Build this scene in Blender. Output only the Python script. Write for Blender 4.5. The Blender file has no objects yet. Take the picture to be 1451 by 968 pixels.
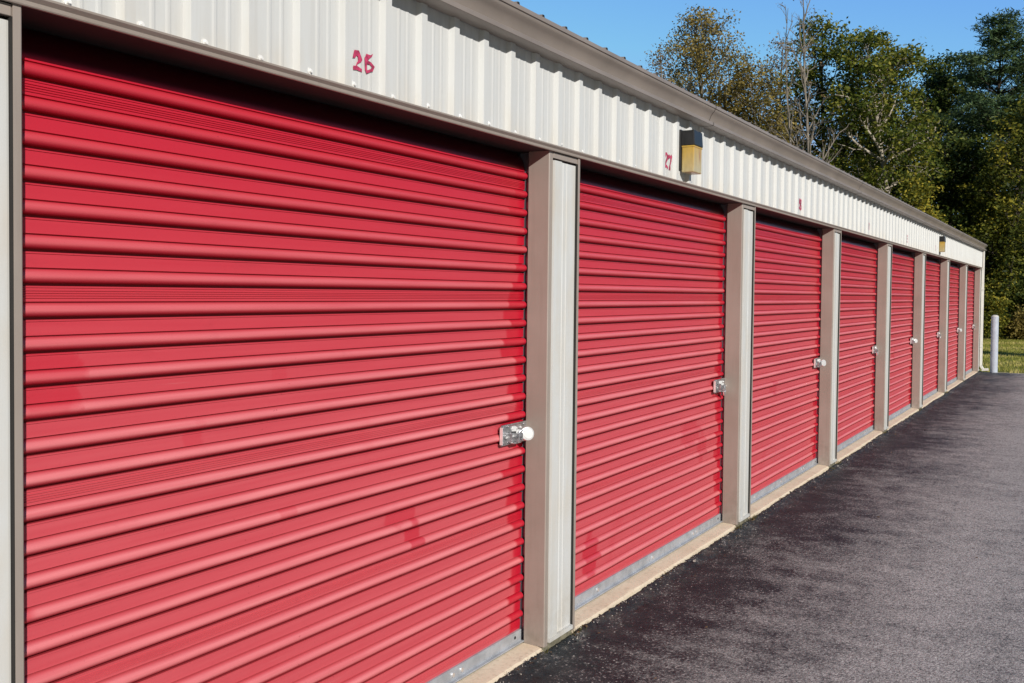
import bpy, bmesh, math, random
import numpy as np
from mathutils import Vector, Matrix, noise

sc = bpy.context.scene
COL = sc.collection
rad = math.radians

# ------------------------------------------------------------------ camera constants (fitted to the place)
F_PX, YAW, PITCH, ROLL = 1411.0, .5269, -.0293, .0102
CAM = Vector((-4.2305, -2.262, 1.7154))
_f = Vector((math.cos(YAW)*math.cos(PITCH), math.sin(YAW)*math.cos(PITCH), math.sin(PITCH)))
_r0 = Vector((math.sin(YAW), -math.cos(YAW), 0))
_u0 = _r0.cross(_f)
_r = math.cos(ROLL)*_r0 + math.sin(ROLL)*_u0
_u = -math.sin(ROLL)*_r0 + math.cos(ROLL)*_u0

def ground_at(px, depth):
    """Ground point at a given distance along the view, on the bearing px (used to survey in the trees)."""
    p = CAM + depth*(_f + _r*(px-725.5)/F_PX)
    return Vector((p.x, p.y, -.05))

def height_at(py, depth):
    return CAM.z + depth*(430-py)/F_PX + .05

# ------------------------------------------------------------------ object helpers
def tag(o, label=None, cat=None, group=None, kind=None):
    if label: o['label'] = label
    if cat: o['category'] = cat
    if group: o['group'] = group
    if kind: o['kind'] = kind
    return o

def empty(name, loc=(0, 0, 0), rz=0):
    o = bpy.data.objects.new(name, None)
    o.empty_display_size = .1
    o.location = loc
    o.rotation_euler = (0, 0, rz)
    COL.objects.link(o)
    return o

def link(name, me, mat, parent=None, smooth=False):
    mats = mat if isinstance(mat, (list, tuple)) else [mat]
    for m in mats:
        me.materials.append(m)
    if smooth:
        me.shade_smooth()
    o = bpy.data.objects.new(name, me)
    COL.objects.link(o)
    if parent is not None:
        o.parent = parent
    return o

def raw_mesh(name, verts, faces, fattr=None, sizes=None):
    """faces: (n,k) int array. fattr: dict name -> per-face float array."""
    verts = np.asarray(verts, dtype=np.float32)
    faces = np.asarray(faces, dtype=np.int32)
    n, k = faces.shape
    me = bpy.data.meshes.new(name)
    me.vertices.add(len(verts))
    me.vertices.foreach_set('co', verts.ravel())
    me.loops.add(n*k)
    me.loops.foreach_set('vertex_index', faces.ravel())
    me.polygons.add(n)
    me.polygons.foreach_set('loop_start', np.arange(0, n*k, k, dtype=np.int32))
    me.update(calc_edges=True)
    if fattr:
        for nm, a in fattr.items():
            at = me.attributes.new(nm, 'FLOAT', 'FACE')
            at.data.foreach_set('value', np.asarray(a, dtype=np.float32))
    return me

class MB:
    """collects shapes into one bmesh"""
    def __init__(s):
        s.bm = bmesh.new()
    def quad(s, pts, mi=0):
        f = s.bm.faces.new([s.bm.verts.new(p) for p in pts])
        f.material_index = mi
        return f
    def box(s, a, b, bevel=0, mi=0, rot=None, piv=None):
        a = Vector(a); b = Vector(b)
        c = (a+b)/2; d = b-a
        m = Matrix.Translation(c) @ Matrix.Diagonal((*d, 1))
        if rot is not None:
            pv = Vector(piv) if piv is not None else c
            m = Matrix.Translation(pv) @ rot.to_4x4() @ Matrix.Translation(-pv) @ m
        r = bmesh.ops.create_cube(s.bm, size=1, matrix=m)
        fs = {f for v in r['verts'] for f in v.link_faces}
        for f in fs: f.material_index = mi
        if bevel:
            es = list({e for v in r['verts'] for e in v.link_edges})
            bmesh.ops.bevel(s.bm, geom=es, offset=bevel, segments=2, affect='EDGES', profile=.5, material=-1)
        return s
    def cyl(s, p0, p1, r0, r1=None, n=16, caps=True, mi=0, bevel=0):
        p0 = Vector(p0); p1 = Vector(p1); d = p1-p0
        m = Matrix.Translation((p0+p1)/2) @ d.to_track_quat('Z', 'Y').to_matrix().to_4x4()
        r = bmesh.ops.create_cone(s.bm, cap_ends=caps, segments=n, radius1=r0, radius2=r0 if r1 is None else r1, depth=d.length, matrix=m)
        fs = {f for v in r['verts'] for f in v.link_faces}
        for f in fs: f.material_index = mi
        if bevel:
            es = [e for e in {e for v in r['verts'] for e in v.link_edges} if any(len(f.verts) > 4 for f in e.link_faces)]
            bmesh.ops.bevel(s.bm, geom=es, offset=bevel, segments=2, affect='EDGES', profile=.5, material=-1)
        return s
    def extrude_x(s, prof, x0, x1, nx=1, closed=False, mi=0, jig=None):
        """prof: list of (y,z), swept along x"""
        cols = []
        for i in range(nx+1):
            x = x0+(x1-x0)*i/nx
            cols.append([s.bm.verts.new((x, y+(jig(x, z) if jig else 0), z)) for y, z in prof])
        n = len(prof)
        for i in range(nx):
            for j in range(n if closed else n-1):
                k = (j+1) % n
                f = s.bm.faces.new((cols[i][j], cols[i][k], cols[i+1][k], cols[i+1][j]))
                f.material_index = mi
        return cols
    def extrude_z(s, prof, z0, z1, mi=0):
        """prof: list of (x,y), swept along z"""
        lo = [s.bm.verts.new((x, y, z0)) for x, y in prof]
        hi = [s.bm.verts.new((x, y, z1)) for x, y in prof]
        for j in range(len(prof)-1):
            f = s.bm.faces.new((lo[j], lo[j+1], hi[j+1], hi[j])); f.material_index = mi
        return lo, hi
    def tube(s, pts, r, n=8, mi=0):
        for a, b in zip(pts[:-1], pts[1:]):
            s.cyl(a, b, r, n=n, mi=mi)
        return s
    def build(s, name, mat, parent=None, smooth=False, auto=False, recalc=True):
        if recalc:
            bmesh.ops.recalc_face_normals(s.bm, faces=s.bm.faces)
        me = bpy.data.meshes.new(name)
        s.bm.to_mesh(me); s.bm.free()
        o = link(name, me, mat, parent, smooth or auto)
        if auto:
            me.set_sharp_from_angle(angle=rad(26))
        return o

# ------------------------------------------------------------------ materials
class NT:
    def __init__(s, name):
        s.m = bpy.data.materials.new(name); s.m.use_nodes = True
        s.t = s.m.node_tree; s.N = s.t.nodes
        s.b = s.N['Principled BSDF']
    def n(s, typ, **kw):
        nd = s.N.new(typ)
        for k, v in kw.items():
            if k.startswith('i_'):
                nd.inputs[k[2:].replace('_', ' ')].default_value = v
            else:
                setattr(nd, k, v)
        return nd
    def L(s, a, b):
        s.t.links.new(a, b)
    def val(s, x):
        return x
    def math(s, op, a, b=None, c=None, clamp=False):
        nd = s.n('ShaderNodeMath', operation=op); nd.use_clamp = clamp
        for i, v in enumerate((a, b, c)):
            if v is None: continue
            if isinstance(v, (int, float)): nd.inputs[i].default_value = v
            else: s.L(v, nd.inputs[i])
        return nd.outputs[0]
    def maprange(s, v, a, b, c=0., d=1., smooth=False):
        nd = s.n('ShaderNodeMapRange'); nd.clamp = True
        if smooth: nd.interpolation_type = 'SMOOTHSTEP'
        s.L(v, nd.inputs[0])
        for i, q in enumerate((a, b, c, d)):
            if isinstance(q, (int, float)): nd.inputs[i+1].default_value = q
            else: s.L(q, nd.inputs[i+1])
        return nd.outputs[0]
    def noise(s, vec, scale, detail=4, rough=.55, dim='3D', w=None):
        nd = s.n('ShaderNodeTexNoise'); nd.noise_dimensions = dim
        nd.inputs['Scale'].default_value = scale; nd.inputs['Detail'].default_value = detail; nd.inputs['Roughness'].default_value = rough
        if dim != '1D' and vec is not None: s.L(vec, nd.inputs['Vector'])
        if w is not None: s.L(w, nd.inputs['W'])
        return nd.outputs[0]
    def mix(s, f, a, b, blend='MIX'):
        nd = s.n('ShaderNodeMix'); nd.data_type = 'RGBA'; nd.blend_type = blend
        if isinstance(f, (int, float)): nd.inputs[0].default_value = f
        else: s.L(f, nd.inputs[0])
        for i, v in ((6, a), (7, b)):
            if isinstance(v, tuple): nd.inputs[i].default_value = (*v, 1) if len(v) == 3 else v
            else: s.L(v, nd.inputs[i])
        return nd.outputs[2]
    def ramp(s, v, stops):
        nd = s.n('ShaderNodeValToRGB'); s.L(v, nd.inputs[0])
        el = nd.color_ramp.elements
        while len(el) < len(stops): el.new(.5)
        for e, (p, c) in zip(el, stops):
            e.position = p; e.color = (*c, 1)
        return nd.outputs[0]
    def coord(s, what='Object'):
        return s.n('ShaderNodeTexCoord').outputs[what]
    def pos(s):
        return s.n('ShaderNodeNewGeometry').outputs['Position']
    def scaled(s, vec, sx, sy, sz):
        nd = s.n('ShaderNodeMapping'); nd.inputs['Scale'].default_value = (sx, sy, sz)
        s.L(vec, nd.inputs[0]); return nd.outputs[0]
    def sep(s, vec):
        nd = s.n('ShaderNodeSeparateXYZ'); s.L(vec, nd.inputs[0]); return nd.outputs
    def bump(s, h, strength, dist):
        nd = s.n('ShaderNodeBump'); nd.inputs['Strength'].default_value = strength; nd.inputs['Distance'].default_value = dist
        s.L(h, nd.inputs['Height']); s.L(nd.outputs[0], s.b.inputs['Normal']); return nd
    def set(s, **kw):
        for k, v in kw.items():
            i = s.b.inputs[k.replace('_', ' ')]
            if isinstance(v, tuple): i.default_value = (*v, 1)
            elif isinstance(v, (int, float)): i.default_value = v
            else: s.L(v, i)
        return s

def simple(name, col, rough=.5, metal=0., var=.12, scale=6., bumpd=0., spec=.5):
    m = NT(name); p = m.pos()
    a = m.noise(p, scale, 5)
    c = m.mix(m.maprange(a, .35, .65), tuple(x*(1-var) for x in col), tuple(min(1, x*(1+var)) for x in col))
    m.set(Base_Color=c, Roughness=rough, Metallic=metal)
    m.b.inputs['Specular IOR Level'].default_value = spec
    if bumpd:
        m.bump(m.noise(p, scale*12, 3), .5, bumpd)
    return m.m

def mat_white_panel():
    m = NT('ribbed_white_steel'); p = m.pos()
    x, y, z = m.sep(p)
    st = m.noise(m.scaled(p, 26, 26, 1.1), 1, 4)            # faint vertical rain streaks
    big = m.noise(p, 1.3, 4)
    c = m.mix(m.maprange(st, .45, .8), (.645, .650, .632), (.575, .57, .545))
    c = m.mix(m.maprange(big, .4, .75, 0, .35), c, (.66, .662, .645))
    lowdirt = m.math('MULTIPLY', m.maprange(z, 2.44, 2.56, 1, 0), m.maprange(m.noise(m.scaled(p, 9, 9, 4), 1, 4), .4, .7))
    c = m.mix(m.math('MULTIPLY', lowdirt, .35), c, (.60, .52, .40))
    basedirt = m.math('MULTIPLY', m.maprange(z, .0, .3, 1, 0), m.maprange(m.noise(p, 22, 4), .4, .7))
    c = m.mix(m.math('MULTIPLY', basedirt, .4), c, (.42, .38, .31))
    m.set(Base_Color=c, Roughness=.42)
    m.b.inputs['Specular IOR Level'].default_value = .35
    m.bump(m.noise(m.scaled(p, 5, 5, 2), 1, 2), .12, .01)
    return m.m

def mat_taupe():
    m = NT('taupe_trim_paint'); p = m.pos()
    x, y, z = m.sep(p)
    big = m.noise(p, 2.2, 5); fine = m.noise(m.scaled(p, 40, 40, 3), 1, 3)
    c = m.mix(m.maprange(big, .35, .65), (.315, .264, .226), (.360, .306, .266))
    c = m.mix(m.maprange(fine, .5, .8, 0, .3), c, (.25, .205, .17))
    d = m.math('MULTIPLY', m.maprange(z, -.02, .35, 1, 0), m.maprange(m.noise(p, 18, 4), .42, .7))
    c = m.mix(m.math('MULTIPLY', d, .55), c, (.19, .155, .12))
    m.set(Base_Color=c, Roughness=.48)
    m.b.inputs['Specular IOR Level'].default_value = .4
    m.bump(m.noise(m.scaled(p, 6, 6, 1.2), 1, 2), .10, .01)
    return m.m

PITCH_D = .0895
DOOR_W, DOOR_TOP = 2.745, 2.345
R0 = 2.2660                                             # underside of the topmost lit roll
def mat_door(name, patches, seed):
    m = NT(name); o = m.coord('Object')
    x, y, z = m.sep(o)
    # every roll and flat weathers in its own step
    zi = m.math('FLOOR', m.math('DIVIDE', m.math('ADD', z, 10*PITCH_D-(R0 % PITCH_D)+.08*PITCH_D), PITCH_D/2))
    zs = m.math('ADD', m.math('MULTIPLY', zi, PITCH_D/2), -10*PITCH_D+(R0 % PITCH_D)+PITCH_D*.17)
    wv = m.math('ADD', m.math('MULTIPLY', zi, 3.71), seed*17.3)
    step = m.noise(None, 1., 1, dim='1D', w=wv)
    wide = m.noise(None, 1., 2, dim='1D', w=m.math('ADD', m.math('MULTIPLY', z, 1.6), seed*5.1))
    # x-direction smear
    smear = m.noise(m.scaled(o, 1.6, 1, 55), 1, 3)
    d = m.math('SUBTRACT', DOOR_W, x)
    b = m.math('ADD', m.math('MULTIPLY', m.maprange(step, .3, .7), .17), m.math('MULTIPLY', m.maprange(wide, .35, .7), .10))
    fr = m.math('SUBTRACT', b, d)
    fresh = m.maprange(fr, -.012, .022, 0, 1, True)
    bl = m.math('MULTIPLY', m.maprange(step, .52, .75), .14)
    fresh = m.math('MAXIMUM', fresh, m.math('MULTIPLY', m.maprange(m.math('SUBTRACT', bl, x), -.02, .02, 0, 1, True), .6))
    top = m.maprange(m.math('ADD', z, m.math('MULTIPLY', smear, .18)), 1.30, 2.34, 0, 1, False)
    fresh = m.math('MAXIMUM', fresh, m.math('MULTIPLY', top, .92))
    blot = m.noise(m.scaled(o, 2.2, 1, 1.5), 1, 4)
    fresh = m.math('MAXIMUM', fresh, m.maprange(blot, .62, .8, 0, .28, True))
    # rubbed clean spots
    jitx = m.math('MULTIPLY', m.math('SUBTRACT', step, .5), .13)
    jn = m.math('MULTIPLY', m.math('SUBTRACT', m.noise(o, 26, 3), .5), .9)
    for (px, pz, sx, sz, st) in patches:
        ex = m.math('DIVIDE', m.math('ADD', m.math('SUBTRACT', x, px), jitx), sx)
        ez = m.math('DIVIDE', m.math('SUBTRACT', zs, pz), sz)
        q = m.math('ADD', m.math('ADD', m.math('MULTIPLY', ex, ex), m.math('MULTIPLY', ez, ez)), jn)
        fresh = m.math('MAXIMUM', fresh, m.maprange(q, .70, 1.2, st*.85, 0, True))
    fresh = m.math('MINIMUM', fresh, 1)
    # chalky crown of each roll, its highlight painted in as well
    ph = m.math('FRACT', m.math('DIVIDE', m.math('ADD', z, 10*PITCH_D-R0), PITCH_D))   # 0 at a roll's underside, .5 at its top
    chalk_sheen = m.math('MULTIPLY', m.maprange(ph, .05, .18, 0, 1, True), m.maprange(ph, .29, .42, 1, .2, True))
    chalk_sheen = m.math('MULTIPLY', chalk_sheen, m.maprange(smear, .3, .7, .55, 1))
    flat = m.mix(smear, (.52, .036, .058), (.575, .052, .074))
    faded = m.mix(m.math('MULTIPLY', chalk_sheen, .95), flat, (.80, .245, .255))
    lowz = m.maprange(z, .0, 1.6, .16, 0)
    faded = m.mix(lowz, faded, (.72, .19, .19))
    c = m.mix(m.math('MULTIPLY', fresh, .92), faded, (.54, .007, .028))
    grime = m.maprange(m.noise(m.scaled(o, 5, 1, 14), 1, 5, .7), .6, .8, 0, .25)
    c = m.mix(grime, c, (.33, .035, .045))
    crease_shade = m.math('MAXIMUM', m.maprange(ph, .0, .07, .8, 0, True), m.maprange(ph, .90, .925, 0, .85, True))  # roll undersides and slots painted darker: shade, with some grime
    crease_shade = m.math('MAXIMUM', crease_shade, m.maprange(z, 2.310, 2.328, 0, .93, True))  # shade behind the lintel, painted on the door top
    c = m.mix(crease_shade, c, (.26, .003, .009))
    c = m.mix(m.maprange(z, 2.312, 2.335, 0, .9, True), c, (.035, .002, .005))  # lintel shade deepened to near black in the paint colour
    specks = m.maprange(m.noise(o, 160, 2), .73, .78, 0, .5)
    c = m.mix(specks, c, (.2, .02, .03))
    chips = m.math('MULTIPLY', m.maprange(m.noise(m.scaled(o, 70, 70, 95), 1, 3), .69, .74, 0, .55), m.maprange(m.noise(o, 4, 2), .5, .65))
    c = m.mix(chips, c, (.26, .02, .03))
    scr = m.maprange(m.noise(m.scaled(o, 2.5, 1, 340), 1, 3), .70, .76, 0, .35)
    c = m.mix(m.math('MULTIPLY', scr, m.maprange(m.noise(o, 1.7, 2), .5, .62)), c, (.85, .45, .45))
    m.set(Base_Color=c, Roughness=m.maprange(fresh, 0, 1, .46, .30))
    m.b.inputs['Specular IOR Level'].default_value = .38
    m.bump(m.noise(m.scaled(o, 220, 1, 3), 1, 1), .05, .002)
    return m.m

def mat_asphalt():
    m = NT('worn_sealcoat_asphalt'); p = m.pos()
    x, y, z = m.sep(p)
    out = m.math('MULTIPLY', y, -1)
    big = m.noise(m.scaled(p, .55, .8, 1), 1, 5, .6)
    streak = m.noise(m.scaled(p, 5.5, .9, 1), 1, 4, .6)
    mid = m.noise(p, 5, 6, .7)
    wear = m.math('ADD', m.maprange(out, .22, 1.5, -.12, .98), m.math('MULTIPLY', m.math('SUBTRACT', big, .5), 1.1))
    wear = m.math('ADD', wear, m.math('MULTIPLY', m.math('SUBTRACT', streak, .5), .85))
    wear = m.math('ADD', wear, m.math('MULTIPLY', m.math('SUBTRACT', mid, .5), 1.5))
    wear = m.math('ADD', wear, m.maprange(x, 3., 14., 0, .12))
    wear = m.math('ADD', wear, m.math('MULTIPLY', m.math('SUBTRACT', m.noise(p, 46, 5, .75), .5), 1.9))
    # aggregate: stones showing through the sealer
    v = m.n('ShaderNodeTexVoronoi'); v.inputs['Scale'].default_value = 78; m.L(p, v.inputs['Vector'])
    stone = m.sep(v.outputs['Color'])[0]
    core = m.maprange(v.outputs['Distance'], .25, .5, 1, 0)
    v2 = m.n('ShaderNodeTexVoronoi'); v2.inputs['Scale'].default_value = 38; m.L(p, v2.inputs['Vector'])
    st2 = m.sep(v2.outputs['Color'])[1]
    thr = m.math('SUBTRACT', .89, m.math('MULTIPLY', wear, .72))
    show = m.maprange(m.math('SUBTRACT', stone, thr), -.06, .05, 0, 1)
    show = m.math('MULTIPLY', show, core)
    show2 = m.math('MULTIPLY', m.maprange(m.math('SUBTRACT', st2, m.math('ADD', thr, .08)), -.03, .03, 0, 1), m.maprange(v2.outputs['Distance'], .2, .4, 1, 0))
    scol = m.mix(m.sep(v.outputs['Color'])[1], (.26, .245, .23), (.62, .58, .54))
    seal = m.mix(m.maprange(mid, .3, .7), (.015, .018, .020), (.042, .048, .050))
    worn = m.mix(m.maprange(m.noise(p, 60, 3), .35, .65), (.335, .318, .296), (.66, .625, .585))
    v3 = m.n('ShaderNodeTexVoronoi'); v3.inputs['Scale'].default_value = 170; m.L(p, v3.inputs['Vector'])
    cellr = m.sep(v3.outputs['Color'])[0]
    worn = m.mix(m.math('MULTIPLY', m.maprange(cellr, .35, 0, 0, .75), 1.), worn, (.06, .057, .055))
    worn = m.mix(m.maprange(cellr, .80, 1, 0, .6), worn, (.66, .62, .58))
    pit = m.maprange(m.noise(p, 32, 4, .7), .36, .46, .7, 0)
    worn = m.mix(pit, worn, (.06, .057, .057))
    base = m.mix(m.maprange(wear, .10, 1.05, 0, .92), seal, worn)
    c = m.mix(m.math('MULTIPLY', show, .8), base, scol)
    c = m.mix(m.math('MULTIPLY', show2, .6), c, (.34, .31, .28))
    dust = m.math('MULTIPLY', m.maprange(y, -.28, .03, 0, 1), m.maprange(m.noise(p, 9, 5, .65), .5, .72))
    c = m.mix(m.math('MULTIPLY', dust, .45), c, (.20, .175, .14))
    m.set(Base_Color=c, Roughness=m.maprange(wear, .2, .9, .55, .85))
    m.b.inputs['Specular IOR Level'].default_value = .35
    h = m.math('ADD', m.math('MULTIPLY', v.outputs['Distance'], -.6), m.noise(p, 140, 3))
    m.bump(h, .75, .006)
    return m.m

def mat_concrete():
    m = NT('pale_concrete'); p = m.pos()
    a = m.noise(p, 3, 5); b = m.noise(p, 45, 4)
    c = m.mix(m.maprange(a, .35, .65), (.72, .60, .435), (.80, .69, .52))
    c = m.mix(m.maprange(b, .5, .75, 0, .5), c, (.46, .37, .26))
    c = m.mix(m.maprange(m.noise(p, 11, 5, .7), .58, .75, 0, .55), c, (.36, .29, .20))
    m.set(Base_Color=c, Roughness=.85)
    m.bump(m.noise(p, 120, 3), .5, .002)
    return m.m

def mat_ground():
    m = NT('mown_grass_ground'); p = m.pos()
    a = m.noise(p, .35, 5, .6); b = m.noise(m.scaled(p, 1.2, 5, 1), 1, 4); f = m.noise(p, 30, 3)
    c = m.mix(m.maprange(a, .35, .65), (.22, .235, .045), (.36, .32, .09))
    c = m.mix(m.maprange(b, .5, .75, 0, .6), c, (.20, .165, .07))
    c = m.mix(m.maprange(f, .4, .7, 0, .5), c, (.05, .07, .012))
    m.set(Base_Color=c, Roughness=.9)
    m.b.inputs['Specular IOR Level'].default_value = .1
    m.bump(f, 1, .05)
    return m.m

def mat_leaf(name, dark, mid, light, transl=.35):
    m = NT(name)
    at = m.n('ShaderNodeAttribute'); at.attribute_name = 'tone'
    c = m.ramp(at.outputs['Fac'], [(0, dark), (.5, mid), (1, light)])
    m.set(Base_Color=c, Roughness=.55)
    m.b.inputs['Specular IOR Level'].default_value = .25
    tr = m.n('ShaderNodeBsdfTranslucent'); m.L(c, tr.inputs[0])
    mx = m.n('ShaderNodeMixShader'); mx.inputs[0].default_value = transl
    m.L(m.b.outputs[0], mx.inputs[1]); m.L(tr.outputs[0], mx.inputs[2])
    m.L(mx.outputs[0], m.N['Material Output'].inputs[0])
    return m.m

def mat_lens():
    m = NT('yellowed_lamp_lens'); o = m.coord('Object')
    x, y, z = m.sep(o)
    n = m.noise(m.scaled(o, 4, 4, 14), 1, 4)
    c = m.mix(m.maprange(m.math('ADD', z, m.math('MULTIPLY', n, .05)), -.11, .05), (.60, .49, .26), (.66, .40, .045))
    c = m.mix(m.maprange(m.noise(m.scaled(o, 30, 30, 8), 1, 5, .7), .45, .75, 0, .6), c, (.34, .25, .09))
    rust = m.math('MULTIPLY', m.maprange(m.math('ABSOLUTE', m.math('SUBTRACT', x, .035)), .0, .022, 1, 0, True),
                  m.maprange(m.math('ABSOLUTE', m.math('ADD', z, .035)), .0, .06, 1, 0, True))
    c = m.mix(m.math('MULTIPLY', rust, .75), c, (.42, .12, .02))
    m.set(Base_Color=c, Roughness=.28)
    m.b.inputs['Transmission Weight'].default_value = .12
    m.b.inputs['Subsurface Weight'].default_value = .15
    m.b.inputs['Subsurface Radius'].default_value = (.03, .02, .01)
    m.bump(m.noise(m.scaled(o, 3, 3, 90), 1, 1), .2, .002)
    return m.m

M = dict(
    white=mat_white_panel(), taupe=mat_taupe(), asphalt=mat_asphalt(), concrete=mat_concrete(), ground=mat_ground(),
    dark=simple('dark_void_steel', (.012, .009, .012), .7),
    gutter=simple('gutter_paint', (.265, .222, .192), .45, 0, .10, 3),
    soffit=simple('shaded_soffit', (.022, .014, .013), .8),  # near-black colour carries the shade under the lintel
    latch=simple('dull_latch_steel', (.56, .56, .57), .26, .8, .3, 40),
    glint=simple('glint_metal', (.90, .90, .88), .30, .45, .05, 40),  # pale tone stands in for sun glints on latches and locks
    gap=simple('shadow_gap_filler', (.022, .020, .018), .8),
    galv=simple('galvanised_steel', (.46, .48, .51), .45, .35, .15, 14, 0),
    chrome=simple('bright_steel', (.88, .88, .87), .30, .80, .06, 30),
    guide=simple('door_guide_steel', (.10, .085, .11), .42, .6),
    guide_edge=simple('guide_edge_steel', (.34, .32, .37), .35, .7),
    rubber=simple('black_rubber', (.02, .02, .022), .7),
    found=simple('mossy_foundation', (.17, .155, .105), .9, 0, .4, 25, .003),
    redpaint=simple('red_stencil_paint', (.48, .045, .115), .6, 0, .35, 60),
    screw=simple('white_screw_cap', (.86, .85, .82), .25),
    lamp_black=simple('black_lamp_housing', (.020, .020, .021), .4, 0, .2, 20),
    lens=mat_lens(),
    roof=simple('roof_steel', (.24, .20, .17), .5),
    dot=simple('dark_roof_closure', (.015, .014, .016), .8),
    bollard=simple('grey_white_pipe_paint', (.47, .52, .60), .45, 0, .08, 9, .001),
    cap=simple('bollard_cap_concrete', (.58, .57, .52), .85, 0, .2, 40, .002),
    downspout=simple('white_downspout_paint', (.76, .74, .68), .4, 0, .06, 5),
    bark=simple('grey_bark', (.20, .175, .14), .9, 0, .35, 3, .01),
    bark_pale=simple('pale_bark', (.21, .18, .145), .9, 0, .3, 3, .01),
    bark_fork=simple('light_grey_bark', (.40, .35, .28), .9, 0, .25, 3, .01),
    bark_dark=simple('dark_bark', (.055, .043, .033), .9, 0, .35, 3, .01),
    joint=simple('dark_joint', (.05, .04, .035), .7),
    stoneM=simple('grey_grit', (.42, .38, .33), .9, 0, .5, 90),
    litter=simple('brown_litter', (.13, .075, .035), .8, 0, .6, 40),
)

# ------------------------------------------------------------------ the storage building
S, PW, H = 3.048, .3197, 2.398
X_L, X_R = -2*S, 7*S+PW                                  # left and right ends of what is built
RIB0, RIBS = -1.2640, .2262
bld = tag(empty('storage_building'), 'long self storage building with red roll-up doors between white posts', 'building')

def rib_profile(x0, x1, y, depth=.0215, phase=RIB0, pitch=RIBS, minor=.0017):
    """ribbed steel sheet seen from above: list of (x, y) from x0 to x1, outward is -y"""
    pts = []
    k = math.floor((x0-phase)/pitch)-1
    while True:
        r = phase+k*pitch                                # right foot of a rib
        if r-.08 > x1: break
        for dx, dy in ((-.060, 0), (-.049, -depth), (-.013, -depth), (-.002, 0),
                       (.048, 0), (.055, -minor), (.063, -minor), (.070, 0),
                       (.103, 0), (.110, -minor), (.118, -minor), (.125, 0)):
            pts.append((r+dx, y+dy))
        k += 1
    out = []
    for a, b in zip(pts[:-1], pts[1:]):
        for e in (x0, x1):
            if a[0] < e < b[0]:
                t = (e-a[0])/(b[0]-a[0]); out.append((e, a[1]+t*(b[1]-a[1])))
        if x0 < b[0] < x1: out.append(b)
    return out

# fascia of ribbed white steel above the doors, with its screws
mb = MB()
mb.extrude_z(rib_profile(X_L, X_R-.004, 0), H+.020, 2.945)
k = 0
x = RIB0-22*RIBS
rng = random.Random(5)
while x < X_R:
    if x > X_L:
        zc = H+.042+rng.uniform(-.004, .004)
        mb.cyl((x+.020, .001, zc), (x+.020, -.004, zc), .011, n=10, mi=1)
        mb.cyl((x+.020, -.004, zc), (x+.020, -.011, zc), .0075, .005, n=8, mi=1)
    x += RIBS
mb.build('fascia_panel', [M['white'], M['screw']], bld, recalc=False)

# lintel trim: drip face + soffit
mb = MB()
mb.extrude_x([(-.006, H), (-.0150, H), (-.0170, H+.003), (-.0180, H+.012), (-.0285, H+.0215), (-.0290, H+.0260), (-.028, H+.0275), (.002, H+.029)], X_L, X_R-.002, 40,
             jig=lambda x, z: .0022*noise.noise((x*.8, z*4, 3)))
mb.build('lintel_trim', M['taupe'], bld)
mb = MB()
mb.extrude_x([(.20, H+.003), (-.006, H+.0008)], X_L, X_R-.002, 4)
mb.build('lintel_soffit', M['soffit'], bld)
mb = MB()
mb.box((X_L, .20, H-.02), (X_R-.05, 5.95, H+.02))
mb.build('ceiling_void', M['dark'], bld)

# walls that close the block behind and at its ends
mb = MB()
mb.extrude_z(rib_profile(X_L, X_R, 6.0), -.04, 2.95)
mb.quad([(X_L, .04, -.05), (X_L, 6, -.05), (X_L, 6, 2.94), (X_L, .04, 2.94)])
mb.quad([(X_R-.003, .04, -.05), (X_R-.003, 6, -.05), (X_R-.003, 6, 2.94), (X_R-.003, .04, 2.94)])
mb.quad([(X_R-.003, .04, 2.94), (X_R-.003, 6, 2.94), (X_R-.003, 3, 3.16)])
mb.quad([(X_L, .04, 2.94), (X_L, 6, 2.94), (X_L, 3, 3.16)])
mb.build('wall', M['white'], bld)

# roof: shallow gable of ribbed sheet whose rib ends show over the gutter
mb = MB()
mb.quad([(X_L-.05, -.097, 2.946), (X_R+.05, -.097, 2.946), (X_R+.05, 3, 3.18), (X_L-.05, 3, 3.18)])
mb.quad([(X_L-.05, 6.1, 2.946), (X_R+.05, 6.1, 2.946), (X_R+.05, 3, 3.182), (X_L-.05, 3, 3.182)])
x = RIB0-22*RIBS+.1
while x < X_R+.05:
    if x > X_L:
        n_ = Vector((0, 3.085, .234)).normalized()
        a = Vector((x, -.099, 2.9475)); b = a+n_*3.09
        w, hh = .015, .0205
        v = [a+Vector((-w, 0, 0)), a+Vector((-w*.5, 0, hh)), a+Vector((w*.5, 0, hh)), a+Vector((w, 0, 0))]
        u = [b+Vector((-w, 0, 0)), b+Vector((-w*.5, 0, hh)), b+Vector((w*.5, 0, hh)), b+Vector((w, 0, 0))]
        for i in range(3):
            mb.quad([v[i], v[i+1], u[i+1], u[i]])
        mb.quad([p+Vector((0, -.001, 0)) for p in v], mi=1)
    x += RIBS
mb.build('roof', [M['roof'], M['dot']], bld, recalc=False)

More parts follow.
